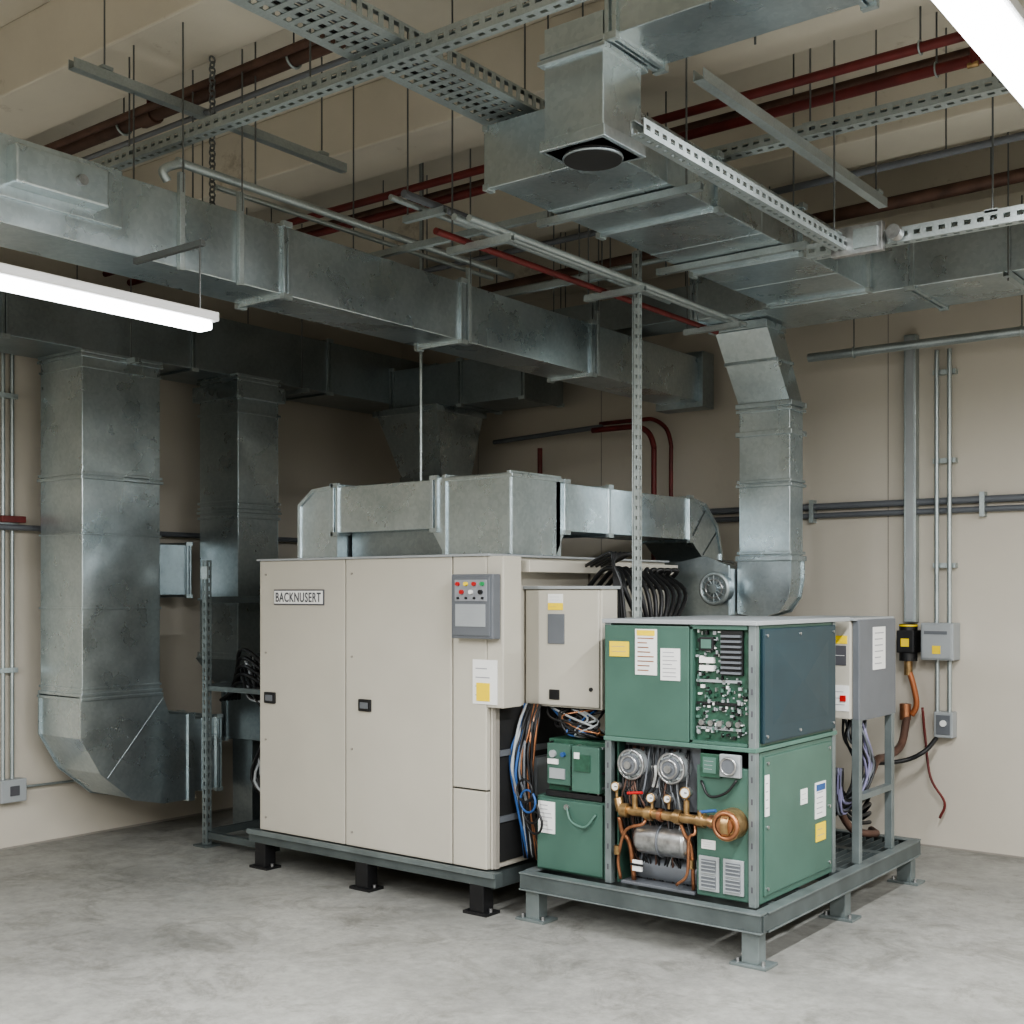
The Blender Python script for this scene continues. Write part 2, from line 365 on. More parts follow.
b.duct('X',-2.17,0.8,3.32,3.62,3.43,3.68,seams=(-1.4,-0.6),creases=True)
for x in (-1.8,-0.4):
    for y in (3.34,3.65): rod(b,x,y,3.42)
b.done()
# ---------------------------------------------------------------- left ducts
b=B('header_duct')
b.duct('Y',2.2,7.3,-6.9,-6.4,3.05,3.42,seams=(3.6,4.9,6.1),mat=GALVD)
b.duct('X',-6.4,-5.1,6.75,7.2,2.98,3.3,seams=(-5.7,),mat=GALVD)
for y in (3.0,4.4,5.8):
    for x in (-6.94,-6.36): rod(b,x,y,3.0)
    b.strut((-6.98,y,3.02),(-6.3,y,3.02),0.03,0.03,plain=True)
b.done()
b=B('vertical_supply_duct')
b.duct('Z',0.95,3.05,-6.85,-6.4,4.09,4.64,seams=(2.3,))
for z in (0.95,1.02,1.5,1.95,2.95): b.rib('Z',z,-6.85,-6.4,4.09,4.64,GALV,0.014,0.008)
el=[(4.09,0.97),(4.09,0.72),(4.22,0.50),(4.44,0.32),(4.66,0.27),(4.87,0.27),(4.87,0.80),(4.70,0.82),(4.64,0.97)]
b.prism(el,'X',-6.85,-6.4,GALV)
cx,cz=4.5,0.6
el2=[(cx+(p[0]-cx)*1.03,cz+(p[1]-cz)*1.03) for p in el]
b.prism(el2,'X',-6.41,-6.394,GALV); b.prism(el2,'X',-6.858,-6.845,GALV)
b.cyl((-6.396,4.66,0.93),(-6.396,4.26,0.47),0.004,GALVD,6)
b.duct('Y',4.87,5.14,-6.82,-6.43,0.30,0.77)
b.rib('Y',4.87,-6.85,-6.4,0.27,0.80,GALV,0.05,0.02); b.rib('Y',5.0,-6.82,-6.43,0.30,0.77,GALV,0.02,0.01)
b.box(XW,-6.84,4.3,4.34,0.9,0.94,STEEL); b.box(XW,-6.84,4.3,4.34,2.2,2.24,STEEL)
b.done()
b=B('vertical_branch_duct')
b.duct('Z',1.15,3.05,-6.7,-6.3,5.18,5.53,seams=(2.15,))
for z in (1.17,1.55,2.1,2.2,2.8,2.98): b.rib('Z',z,-6.7,-6.3,5.18,5.53,GALV,0.018,0.012)
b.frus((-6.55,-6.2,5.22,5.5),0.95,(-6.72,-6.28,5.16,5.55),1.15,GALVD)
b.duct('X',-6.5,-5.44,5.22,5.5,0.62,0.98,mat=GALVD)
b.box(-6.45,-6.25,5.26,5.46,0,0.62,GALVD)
b.rib('Z',2.94,-6.7,-6.3,5.18,5.53,GALV,0.10,0.035)
b.done()
b=B('transition_duct')
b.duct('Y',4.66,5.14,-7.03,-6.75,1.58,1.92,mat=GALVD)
b.done()
b=B('tapered_drop_duct')
b.frus((-6.25,-5.85,6.72,7.05),2.45,(-6.42,-5.8,6.6,7.15),2.98,GALV)
b.box(-6.25,-5.85,6.72,7.05,0.0,2.45,GALV,0.004)
b.rib('Z',2.45,-6.25,-5.85,6.72,7.05,GALV,0.04,0.015); b.rib('Z',2.95,-6.42,-5.8,6.6,7.15,GALV,0.04,0.015)
b.done()
b=B('equipment_support_stand')
for (x,y) in ((-6.15,4.81),(-6.15,5.9),(-5.6,5.9)):
    b.strut((x,y,0.01),(x,y,1.80),mat=POST); b.box(x-0.06,x+0.06,y-0.06,y+0.06,0,0.012,FRAME)
for z in (0.08,1.0,1.55):
    b.strut((-6.15,4.83,z),(-6.15,5.88,z),mat=FRAME,plain=True); b.strut((-6.13,5.9,z),(-5.62,5.9,z),mat=FRAME,plain=True)
b.box(-6.13,-5.5,4.80,4.84,0.05,0.09,FRAME); b.box(-6.13,-5.5,4.80,4.83,0.98,1.01,FRAME)
b.box(-6.16,-6.10,4.77,4.785,1.68,1.76,STEEL)
b.done()
b=B('flexible_cable_bundle')
for i in range(22):
    o=random.random
    b.tube([(-6.0+0.1*o(),4.95+0.1*o(),1.1+0.1*o()),(-5.8-0.15*o(),4.9+0.2*o(),0.95),(-5.65,4.9+0.1*o(),0.7+0.2*o()),(-5.85+0.2*o(),4.9+0.1*o(),0.40+0.2*o()),(-5.6+0.1*o(),5.0,0.2+0.1*o()),(-5.45,5.05,0.35+0.2*o())],0.010,BLACK if i%4 else GREYL)
for i in range(6):
    b.tube([(-6.25,5.0+0.03*i,0.9),(-6.0,4.95,0.98+0.05*i),(-5.75,4.95,0.93+0.04*i),(-5.46,5.0,0.85)],0.012,BLACK)
b.done()
# ---------------------------------------------------------------- main cabinet
b=B('air_handler_cabinet')
b.box(-5.416,-3.72,4.65,6.33,0.22,1.78,BEIGE,0.006)
b.box(-5.40,-3.735,4.638,4.66,0.235,1.765,DARK)
def door(x0,x1,z0,z1): b.box(x0,x1,4.612,4.645,z0,z1,BEIGE,0.006)
door(-5.414,-4.716,0.225,1.778); door(-4.708,-3.950,0.225,1.778); door(-3.942,-3.724,0.225,0.61); door(-3.942,-3.724,0.618,1.778)
b.box(-5.43,-3.70,4.60,6.35,1.778,1.79,GREYL,0.003)
b.box(-3.722,-3.62,4.614,4.76,1.03,1.778,BEIGE,0.005)
b.box(-3.722,-3.60,4.80,6.28,1.70,1.76,BEIGE,0.004)
for y in (5.5,6.0): b.box(-3.722,-3.71,y,y+0.01,0.25,1.76,BEIGED)
b.box(-3.722,-3.712,4.69,5.45,0.25,1.02,DARK); b.box(-3.722,-3.70,4.655,4.685,0.225,1.03,BEIGED)
for z in (0.45,0.78): b.box(-3.715,-3.70,4.69,5.3,z,z+0.03,GREYB)
b.box(-3.71,-3.66,4.95,5.2,0.55,0.75,GREYL,0.004)
for x in (-5.32,-4.558):
    b.box(x-0.045,x+0.045,4.598,4.614,0.96,1.025,BLACK,0.006); b.box(x-0.028,x+0.03,4.594,4.60,0.975,1.009,GREYB,0.003)
for x in (-5.36,-4.66):
    for z in (0.3,0.75,1.25,1.7): b.cyl((x,4.606,z),(x,4.613,z),0.006,BEIGED,8)
b.box(-5.285,-4.875,4.606,4.613,1.527,1.614,INK); b.box(-5.278,-4.882,4.602,4.608,1.534,1.607,WHITE)
b.text('BACKNUSERT',0.074,(-5.268,4.6015,1.545),INK,0.375,0.016)
b.box(-5.50,-3.66,4.60,4.66,0.145,0.215,FRAME,0.004); b.box(-5.50,-3.66,6.26,6.32,0.145,0.215,FRAME)
b.box(-5.50,-3.66,4.585,4.60,0.195,0.222,POST)
for x in (-5.44,-4.6,-3.75): b.box(x-0.03,x+0.03,4.662,6.25,0.12,0.20,FRAME)
for x in (-5.40,-4.58,-3.78):
    for y in (4.64,6.28):
        b.box(x-0.045,x+0.045,y-0.04,y+0.04,0.012,0.15,BLACK,0.004); b.box(x-0.075,x+0.075,y-0.055,y+0.055,0,0.014,BLACK); b.cyl((x+0.06,y,0.01),(x+0.06,y,0.03),0.01,CHROME,6)
b.done()
b=B('control_panel_box')
b.box(-3.90,-3.635,4.55,4.611,1.37,1.688,GREYB,0.006); b.box(-3.885,-3.65,4.543,4.552,1.385,1.673,GREYB,0.003)
b.box(-3.87,-3.665,4.539,4.545,1.555,1.66,PFACE,0.002)
for i,m in enumerate((REDB,YEL,REDB,GRNB)): b.cyl((-3.845+0.052*i,4.525,1.64),(-3.845+0.052*i,4.541,1.64),0.010,m)
for i,m in enumerate((REDB,WHITE,BLACK)): b.cyl((-3.82+0.06*i,4.525,1.60),(-3.82+0.06*i,4.541,1.60),0.011,m)
for i in range(4): b.cyl((-3.845+0.052*i,4.53,1.57),(-3.845+0.052*i,4.541,1.57),0.006,BLACK)
b.labelY(-3.865,-3.675,1.43,1.54,4.542,GREYL,6)
b.done()
b=B('instruction_label')
b.labelY(-3.81,-3.655,1.045,1.265,4.611,WHITE,4); b.box(-3.785,-3.70,4.606,4.609,1.06,1.15,YEL); b.done()
b=B('cabinet_top_duct')
b.duct('X',-5.05,-4.25,4.85,5.25,1.94,2.205,seams=())
b.prism([(-5.05,2.205),(-5.22,2.19),(-5.335,2.11),(-5.335,1.791),(-5.02,1.791),(-5.02,1.94)],'Y',4.85,5.25,GALV)
b.prism([(-5.05,2.215),(-5.225,2.20),(-5.345,2.115),(-5.345,1.791),(-5.325,1.791),(-5.325,2.105),(-5.215,2.182),(-5.05,2.195)],'Y',4.84,5.26,GALV)
b.rib('X',-5.05,4.85,5.25,1.94,2.205,GALV,0.03,0.02)
b.box(-4.2,-3.75,4.85,5.28,1.791,2.215,GALV,0.004)
b.hexa([(-4.3,4.85,1.94),(-4.2,4.85,1.791),(-4.2,5.25,1.791),(-4.3,5.25,1.94),(-4.3,4.85,2.205),(-4.2,4.85,2.215),(-4.2,5.25,2.215),(-4.3,5.25,2.205)],GALV)
b.rib('X',-4.2,4.85,5.28,1.805,2.215,GALV,0.025,0.012); b.rib('X',-3.765,4.85,5.28,1.805,2.215,GALV,0.025,0.010)
b.rib('Z',2.20,-4.2,-3.75,4.85,5.28,GALV,0.02,0.014)
b.box(-5.0,-4.3,4.95,5.2,1.791,1.94,GALVD)
b.duct('Y',5.30,6.70,-4.1,-3.75,1.93,2.19,seams=(5.75,))
b.hexa([(-4.15,5.24,1.80),(-3.75,5.24,1.80),(-3.75,5.32,1.93),(-4.1,5.32,1.93),(-4.15,5.24,2.215),(-3.75,5.24,2.215),(-3.75,5.32,2.19),(-4.1,5.32,2.19)],GALV)
el=[(6.70,2.19),(6.88,2.16),(7.04,2.03),(7.10,1.85),(7.10,1.60),(6.9,1.60),(6.88,1.80),(6.70,1.93)]
b.prism(el,'X',-4.1,-3.75,GALV)
b.prism([(6.70,2.20),(6.885,2.17),(7.05,2.035),(7.11,1.85),(7.11,1.60),(7.09,1.60),(7.09,1.85),(7.03,2.02),(6.87,2.15),(6.70,2.18)],'X',-4.11,-3.74,GALV)
b.cyl((-3.748,6.72,1.95),(-3.748,6.9,2.14),0.004,GALVD,6); b.cyl((-3.748,6.86,1.84),(-3.748,7.05,2.0),0.004,GALVD,6)
b.box(-4.1,-3.75,6.91,7.1,0,1.62,GALVD)
b.done()
b=B('electrical_junction_box')
b.box(-3.715,-3.245,4.92,5.06,1.02,1.62,BEIGE,0.006); b.box(-3.705,-3.255,4.905,4.925,1.03,1.61,BEIGE,0.006); b.box(-3.715,-3.235,4.90,5.07,1.615,1.63,GREYL)
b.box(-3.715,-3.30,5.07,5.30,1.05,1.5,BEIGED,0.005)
b.labelY(-3.56,-3.47,1.51,1.545,4.904,YEL,1); b.labelY(-3.56,-3.47,1.545,1.59,4.904,WHITE,2)
b.box(-3.56,-3.46,4.898,4.906,1.34,1.49,GREYB,0.002); b.cyl((-3.3,4.898,1.12),(-3.3,4.905,1.12),0.01,BLACK); b.box(-3.55,-3.49,4.896,4.905,1.06,1.11,BLACK,0.003)
b.done()
b=B('power_cable_bundle')
for i in range(10):
    y=5.32+0.085*i
    b.tube([(-3.60,y,1.62),(-3.48,y-0.02,1.72),(-3.36-0.02*i,y-0.06,1.70),(-3.29-0.01*i,y-0.10,1.58),(-3.26-0.01*i,5.40+0.03*i,1.30),(-3.26,5.5,1.1)],0.013,BLACK)
for i in range(5):
    b.tube([(-3.30+0.02*i,5.10,1.4),(-3.29+0.01*i,5.10,1.63),(-3.31,5.12,1.76),(-3.36,5.16+0.05*i,1.80),(-3.6,5.3+0.05*i,1.74)],0.009,BLACK)
b.done()
b=B('service_wiring')
cols=[BLACK,BLACK,BLUE,BLACK,GREYL,BLACK,COPPER,BLACK,GREYB]
for i in range(34):
    o=random.random; m=cols[i%9]
    x=-3.69+0.10*o()
    b.tube([(x,4.88,1.03),(x+0.03*o(),4.80+0.05*o(),0.93),(x-0.02+0.05*o(),4.76+0.06*o(),0.70+0.1*o()),(x+0.03*o(),4.80,0.5+0.1*o()),(x-0.02+0.05*o(),4.87,0.25)],0.005+0.004*o(),m)
for i in range(24):
    o=random.random; m=[BLACK,GREYL,BLACK,BLUE,COPPER,BLACK,BLACK][i%7]
    b.tube([(-3.64+0.45*o(),5.0,1.02),(-3.5+0.3*o(),4.84,0.93+0.06*o()),(-3.4+0.2*o(),4.82,0.90+0.06*o()),(-3.3+0.14*o(),4.95,0.88)],0.006,m)
for i in range(4): b.torus((-3.57+0.02*i,4.72,0.62-0.05*i),(0.2,1,0),0.055,0.006,[BLACK,BLUE,BLACK,BLACK][i])
b.done()
# ---------------------------------------------------------------- green chiller unit and skid
b=B('steel_skid_frame')
X0,X1,Y0,Y1=-3.55,-2.27,4.66,6.62
def chanX(y,sgn):
    b.box(X0,X1,y-0.006,y+0.006,0.157,0.226,FRAME)
    for z0,z1 in ((0.227,0.235),(0.148,0.156)):
        b.box(X0-0.003,X1+0.003,min(y-0.012*sgn,y+0.05*sgn),max(y-0.012*sgn,y+0.05*sgn),z0,z1,POST,0.002)
def chanY(x,sgn):
    b.box(x-0.006,x+0.006,Y0+0.01,Y1-0.01,0.157,0.226,FRAME)
    for z0,z1 in ((0.227,0.235),(0.148,0.156)):
        b.box(min(x-0.012*sgn,x+0.05*sgn),max(x-0.012*sgn,x+0.05*sgn),Y0+0.055,Y1-0.055,z0,z1,POST,0.002)
chanX(Y0,1); chanX(Y1,-1); chanY(X0,1); chanY(X1,-1)
for y in (5.2,5.7,6.2): b.box(X0+0.01,X1-0.01,y-0.03,y+0.03,0.16,0.225,FRAME)
b.box(X0+0.01,X1-0.01,4.88,4.93,0.17,0.226,FRAME)
for k in range(26): b.box(X0+0.06+k*0.0465,X0+0.066+k*0.0465,5.6,Y1-0.06,0.20,0.226,FRAME)
for x in (X0+0.06,X1-0.06):
    for y in (Y0+0.05,5.65,Y1-0.05):
        b.box(x-0.04,x+0.04,y-0.035,y+0.035,0.012,0.148,POST,0.003); b.box(x-0.085,x+0.085,y-0.06,y+0.06,0,0.012,POST,0.002)
        b.cyl((x+0.06,y-0.03,0.01),(x+0.06,y-0.03,0.03),0.009,CHROME,6); b.cyl((x-0.06,y-0.03,0.01),(x-0.06,y-0.03,0.03),0.009,CHROME,6)
b.done()
GX0,GX1,GY0,GY1=-3.105,-2.335,4.75,5.56
b=B('green_chiller_unit')
for (x,y) in ((GX0,GY0-0.02),(GX1-0.03,GY0-0.02),(GX1-0.03,GY1),(GX0,GY1)):
    b.box(x,x+0.035,y,y+0.035,0.235,1.455,POST,0.003)
    for k in range(12): b.box(x+0.013,x+0.021,y-0.001,y+0.002,0.3+k*0.095,0.325+k*0.095,INK)
b.box(GX0-0.01,GX1+0.015,GY0-0.03,5.75,1.455,1.475,GREYL,0.003)
b.box(GX0+0.01,GX1,GY0+0.03,GY1,0.925,1.455,GREEN,0.004)
b.box(GX0,-2.655,GY0-0.022,GY0+0.03,0.925,1.447,GREEN,0.006)
b.box(GX0-0.005,GX1+0.01,GY0-0.025,GY1+0.04,0.905,0.925,GREENL,0.003)
yf=GY0-0.023
b.labelY(-3.075,-2.97,1.30,1.37,yf,YEL,2)
b.labelY(-2.935,-2.82,1.22,1.43,yf,WHITE,9,COPPER); b.labelY(-2.80,-2.70,1.20,1.345,yf,WHITE,7)
b.box(-2.925,-2.83,yf-0.005,yf-0.001,1.40,1.425,YEL)
b.box(-2.65,-2.345,GY0+0.01,GY0+0.03,0.93,1.445,PCB)
b.box(-2.65,-2.638,GY0-0.02,GY0+0.02,0.93,1.445,GREEN); b.box(-2.65,-2.37,GY0-0.02,GY0+0.02,1.435,1.452,GREEN); b.box(-2.65,-2.37,GY0-0.02,GY0+0.02,0.927,0.94,GREEN)
for k in range(8): b.box(-2.50,-2.405,GY0-0.02,GY0+0.01,1.24+0.023*k,1.25+0.023*k,GREYB)
b.box(-2.505,-2.40,GY0-0.005,GY0+0.01,1.235,1.43,BLACK)
cm=[WHITE,GREYL,BLACK,CHROME,GREENL,GREYL,PCB,BLACK,GREENL,GREYL]
for i in range(300):
    x=-2.63+random.random()*0.25; z=0.95+random.random()*0.47
    if x>-2.52 and z>1.22: continue
    w=0.004+0.013*random.random(); h=0.004+0.013*random.random(); t=0.004+0.015*random.random()
    b.box(x,x+w,GY0+0.01-t,GY0+0.012,z,z+h,random.choice(cm))
for z in (1.20,1.10,0.99): b.box(-2.63,-2.41,GY0+0.0,GY0+0.012,z,z+0.012,GREYL if z!=1.10 else BLACK)
for i in range(5): b.cyl((-2.60+0.045*i,GY0-0.012,1.02),(-2.60+0.045*i,GY0+0.012,1.02),0.013,CHROME)
b.box(-2.61,-2.54,GY0-0.01,GY0+0.01,1.34,1.40,BLACK,0.003); b.box(-2.60,-2.55,GY0-0.014,GY0-0.009,1.35,1.39,GREENL)
for k in range(2): b.box(-2.61,-2.54,GY0-0.01,GY0+0.01,1.25+k*0.035,1.275+k*0.035,WHITE)
b.box(GX1,GX1+0.02,GY0+0.03,GY1,0.94,1.44,NAVY,0.006)
b.hexa([(GX1+0.018,GY0+0.07,0.98),(GX1+0.018,GY1-0.04,0.98),(GX1+0.018,GY1-0.04,1.40),(GX1+0.018,GY0+0.07,1.40),(GX1+0.032,GY0+0.39,1.19),(GX1+0.032,GY1-0.38,1.19),(GX1+0.032,GY1-0.38,1.20),(GX1+0.032,GY0+0.39,1.20)],NAVY)
for z in (0.97,1.41):
    for y in (GY0+0.06,5.15,GY1-0.03): b.cyl((GX1+0.02,y,z),(GX1+0.026,y,z),0.007,CHROME,8)
b.box(GX0+0.05,GX1-0.022,5.10,GY1-0.01,0.235,0.905,DARK)
b.box(GX0+0.036,GX0+0.046,GY0+0.03,5.12,0.235,0.905,GREEN)
b.box(GX1-0.02,GX1,GY0+0.03,GY1,0.24,0.90,GREEN,0.004); b.box(GX1-0.002,GX1+0.008,GY0+0.06,GY1-0.02,0.27,0.88,GREEN,0.006)
for z in (0.30,0.57,0.85):
    for y in (GY0+0.09,GY1-0.05): b.cyl((GX1+0.006,y,z),(GX1+0.014,y,z),0.008,CHROME,8)
b.labelX(5.18,5.25,0.62,0.69,GX1+0.009,WHITE,2); b.labelX(5.34,5.46,0.53,0.70,GX1+0.009,WHITE,6); b.box(GX1+0.011,GX1+0.0135,5.35,5.45,0.66,0.69,BLUE); b.labelX(5.35,5.46,0.42,0.505,GX1+0.009,YEL,2)
b.labelX(4.81,4.85,0.62,0.80,GX1+0.009,WHITE,4)
b.box(-2.625,-2.37,GY0-0.005,GY0+0.03,0.25,0.83,GREEN,0.005)
b.box(-2.60,-2.50,GY0-0.02,GY0,0.78,0.885,PCB,0.003); b.labelY(-2.585,-2.52,0.80,0.87,GY0-0.021,GREENL,3)
for x in (-2.61,-2.49):
    b.box(x,x+0.10,GY0-0.016,GY0-0.006,0.275,0.43,GREYL,0.003); b.box(x+0.015,x+0.085,GY0-0.02,GY0-0.015,0.29,0.345,GREYB); b.box(x+0.015,x+0.085,GY0-0.02,GY0-0.015,0.36,0.415,GREYB)
    for k in range(8): b.box(x+0.015,x+0.085,GY0-0.024,GY0-0.018,0.29+k*0.0165,0.294+k*0.0165,GREYL)
b.labelY(-2.60,-2.53,0.46,0.50,GY0-0.006,WHITE,3)
b.box(-2.50,-2.40,GY0-0.03,GY0-0.006,0.79,0.89,GREYL,0.004); b.cyl((-2.45,GY0-0.045,0.84),(-2.45,GY0-0.03,0.84),0.035,GREYB,20); b.torus((-2.45,GY0-0.045,0.84),(0,1,0),0.036,0.005,CHROME)
b.tube([(-2.6,GY0-0.01,0.76),(-2.55,GY0-0.03,0.70),(-2.47,GY0-0.03,0.72),(-2.42,GY0-0.02,0.78)],0.006,BLACK)
b.box(-3.04,-2.64,GY0+0.06,GY0+0.09,0.60,0.90,GREYB,0.003)
for x in (-2.968,-2.755):
    b.cyl((x,GY0-0.01,0.80),(x,GY0+0.09,0.80),0.070,GREYL,28); b.cyl((x,GY0-0.03,0.80),(x,GY0-0.012,0.80),0.050,GREYB,24); b.torus((x,GY0-0.01,0.80),(0,1,0),0.066,0.008,CHROME)
    b.torus((x,GY0-0.03,0.80),(0,1,0),0.040,0.006,CHROME); b.cyl((x,GY0-0.045,0.80),(x,GY0-0.03,0.80),0.018,CHROME)
    for k in range(8):
        a=k*math.pi/4; b.cyl((x+0.058*math.cos(a),GY0-0.022,0.80+0.058*math.sin(a)),(x+0.058*math.cos(a),GY0-0.005,0.80+0.058*math.sin(a)),0.006,STEEL,6)
b.box(-2.875,-2.84,GY0+0.02,GY0+0.05,0.70,0.80,WHITE,0.003)
b.tube([(-3.03,GY0-0.02,0.64),(-3.01,GY0-0.03,0.60),(-2.96,GY0-0.03,0.59),(-2.45,GY0-0.05,0.59)],0.022,BRASS,12)
for x in (-3.0,-2.87,-2.72,-2.60): b.cyl((x,GY0-0.035,0.59),(x+0.035,GY0-0.035,0.59),0.034,BRASS,12 if x<-2.9 else 6)
for x in (-2.80,-2.54): b.cyl((x,GY0-0.04,0.59),(x+0.02,GY0-0.04,0.59),0.030,COPPER,6)
b.cyl((-2.455,GY0-0.05,0.59),(-2.42,GY0-0.05,0.59),0.06,BRASS,24); b.cyl((-2.44,GY0-0.085,0.59),(-2.44,GY0-0.006,0.59),0.068,BRASS,26); b.cyl((-2.44,GY0-0.10,0.59),(-2.44,GY0-0.085,0.59),0.038,COPPER,20); b.torus((-2.44,GY0-0.088,0.59),(0,1,0),0.055,0.01,COPPER)
for x in (-2.93,-2.66): b.cyl((x,GY0-0.035,0.59),(x,GY0-0.035,0.67),0.014,BRASS,10)
b.dial(-2.66,GY0-0.05,0.705,0.024); b.dial(-2.835,GY0-0.055,0.665,0.020); b.dial(-3.035,GY0-0.04,0.695,0.020); b.dial(-2.745,GY0-0.06,0.67,0.017)
b.cyl((-2.97,GY0-0.035,0.67),(-2.89,GY0-0.035,0.68),0.007,REDB,8); b.cyl((-2.58,GY0-0.06,0.63),(-2.50,GY0-0.06,0.645),0.007,BLUE,8); b.cyl((-2.58,GY0-0.05,0.59),(-2.58,GY0-0.06,0.635),0.012,BRASS,8)
b.tube([(-3.03,GY0-0.01,0.55),(-3.02,GY0,0.48),(-2.99,GY0+0.02,0.42),(-2.98,GY0+0.04,0.25)],0.012,COPPER,8)
b.tube([(-2.70,GY0-0.03,0.58),(-2.68,GY0-0.02,0.52),(-2.655,GY0,0.45),(-2.655,GY0+0.02,0.26)],0.009,COPPER,8)
b.tube([(-2.87,GY0-0.03,0.57),(-2.88,GY0-0.05,0.54),(-2.97,GY0-0.05,0.50),(-3.03,GY0-0.02,0.36),(-3.03,GY0,0.26)],0.008,COPPER,8)
b.tube([(-2.62,GY0-0.03,0.57),(-2.61,GY0-0.05,0.53),(-2.64,GY0-0.05,0.50),(-2.66,GY0-0.03,0.34),(-2.72,GY0-0.02,0.28)],0.007,COPPER,8)
b.cyl((-3.03,GY0-0.03,0.38),(-3.03,GY0-0.03,0.42),0.016,BRASS,6); b.cyl((-2.655,GY0-0.01,0.36),(-2.655,GY0-0.01,0.40),0.015,BRASS,6)
b.cyl((-2.93,GY0+0.04,0.46),(-2.70,GY0+0.04,0.46),0.072,CHROME,24); b.sph((-2.93,GY0+0.04,0.46),0.072,CHROME,(0.5,1,1)); b.sph((-2.70,GY0+0.04,0.46),0.072,CHROME,(0.5,1,1))
b.torus((-2.82,GY0+0.04,0.46),(1,0,0),0.074,0.006,GREYB)
b.cyl((-2.90,GY0+0.12,0.235),(-2.90,GY0+0.12,0.40),0.03,GREYB); b.cyl((-2.74,GY0+0.12,0.235),(-2.74,GY0+0.12,0.40),0.03,GREYB)
b.cyl((-3.0,GY0+0.12,0.31),(-2.66,GY0+0.12,0.31),0.065,GREYB,20); b.box(-3.03,-2.64,GY0+0.0,GY0+0.15,0.24,0.255,GREYB,0.004)
b.box(-2.96,-2.91,GY0-0.01,GY0,0.31,0.36,WHITE); b.box(-2.97,-2.90,GY0-0.015,GY0-0.01,0.335,0.345,BLACK)
for i in range(30):
    o=random.random; x=-3.04+0.38*o()
    b.tube([(x,GY0+0.05,0.88),(x+0.05*(o()-.5),GY0+0.0,0.72),(min(-2.66,max(-3.02,x+0.1*(o()-.5))),GY0+0.0,0.55+0.1*o()),(min(-2.66,max(-3.0,x+0.15*(o()-.5))),GY0+0.05,0.40),(min(-2.66,max(-3.0,x+0.2*(o()-.5))),GY0+0.08,0.26)],0.003+0.003*o(),random.choice([BLACK,BLACK,BLACK,BLACK,BLACK,GREYL,GREYB,BROWN]))
b.done()
b=B('green_pump_box')
b.box(-3.53,-3.125,GY0+0.02,5.2,0.235,0.60,GREEN,0.006); b.box(-3.52,-3.135,GY0+0.005,GY0+0.025,0.245,0.59,GREEN,0.006)
b.labelY(-3.51,-3.41,0.42,0.575,GY0+0.004,WHITE,7)
b.tube([(-3.34,GY0,0.56),(-3.30,GY0-0.02,0.50),(-3.22,GY0-0.02,0.48),(-3.17,GY0,0.54)],0.006,GREENL)
b.cyl((-3.34,GY0-0.005,0.56),(-3.34,GY0+0.01,0.56),0.014,CHROME,8)
b.done()
b=B('relay_control_box')
b.box(-3.48,-3.13,GY0+0.05,5.1,0.60,0.88,PCB,0.004)
b.box(-3.47,-3.33,GY0+0.02,GY0+0.05,0.66,0.86,GREEN,0.004); b.box(-3.45,-3.36,GY0+0.012,GY0+0.022,0.69,0.74,GREYL); b.cyl((-3.43,GY0+0.005,0.81),(-3.43,GY0+0.02,0.81),0.018,GREYL)
b.cyl((-3.37,GY0+0.005,0.81),(-3.37,GY0+0.02,0.81),0.012,BLUE); b.box(-3.46,-3.40,GY0+0.01,GY0+0.021,0.76,0.785,WHITE)
b.box(-3.31,-3.15,GY0,GY0+0.05,0.64,0.86,GREEN,0.006); b.box(-3.29,-3.2,GY0-0.006,GY0+0.002,0.74,0.82,PCB); b.box(-3.29,-3.26,GY0-0.009,GY0-0.004,0.80,0.83,WHITE); b.box(-3.47,-3.14,GY0+0.01,GY0+0.04,0.605,0.63,BLACK)
for i in range(60):
    x=-3.47+0.32*random.random(); z=0.61+0.25*random.random(); b.box(x,x+0.012,GY0+0.025,GY0+0.052,z,z+0.010,random.choice(cm))
b.done()
b=B('terminal_enclosure')
b.box(-2.72,-2.338,5.80,6.32,0.96,1.455,BEIGE,0.006); b.box(-2.337,-2.30,5.82,6.33,0.95,1.46,GREYB,0.006)
b.box(-2.73,-2.31,5.795,6.33,1.456,1.47,GREYL)
b.labelX(6.0,6.17,1.20,1.42,-2.30,WHITE,6); b.labelY(-2.43,-2.355,1.34,1.38,5.80,YEL,1); b.labelY(-2.43,-2.36,1.23,1.33,5.80,INK,1,WHITE)
b.labelY(-2.43,-2.345,1.00,1.13,5.80,WHITE,3); b.box(-2.39,-2.36,5.79,5.80,1.05,1.08,REDB)
for (x,y) in ((-2.34,5.82),(-2.34,6.27),(-2.72,6.27)): b.box(x,x+0.04,y,y+0.04,0.235,0.96,POST,0.003)
b.box(-2.34,-2.30,5.86,6.27,0.55,0.58,POST)
b.done()
b=B('control_wiring_loom')
for i in range(24):
    o=random.random; x=-2.44+0.08*o()
    b.tube([(x,5.9+0.2*o(),0.96),(x+0.05*o(),5.9+0.1*o(),0.85),(x+0.03,6.0+0.2*o(),0.68+0.05*o()),(x,5.98+0.1*o(),0.50+0.1*o()),(x-0.05,5.90,0.45+0.1*o()),(x-0.05,5.88,0.7)],0.007,[BLACK,LILAC,GREYB,BLACK,BLACK][i%5])
for i in range(3): b.torus((-2.38,6.0+0.02*i,0.66+0.03*i),(1,0.3,0),0.12,0.007,[LILAC,BLACK,GREYB][i])
b.tube([(-2.5,6.0,0.5),(-2.45,6.1,0.35),(-2.4,6.3,0.30),(-2.5,6.5,0.28)],0.02,BROWN)
for i in range(4): b.tube([(-2.55,5.9,0.6+0.05*i),(-2.45,6.1,0.4+0.03*i),(-2.45,6.35,0.35+0.05*i),(-2.6,6.5,0.30)],0.010,BLACK)
b.done()
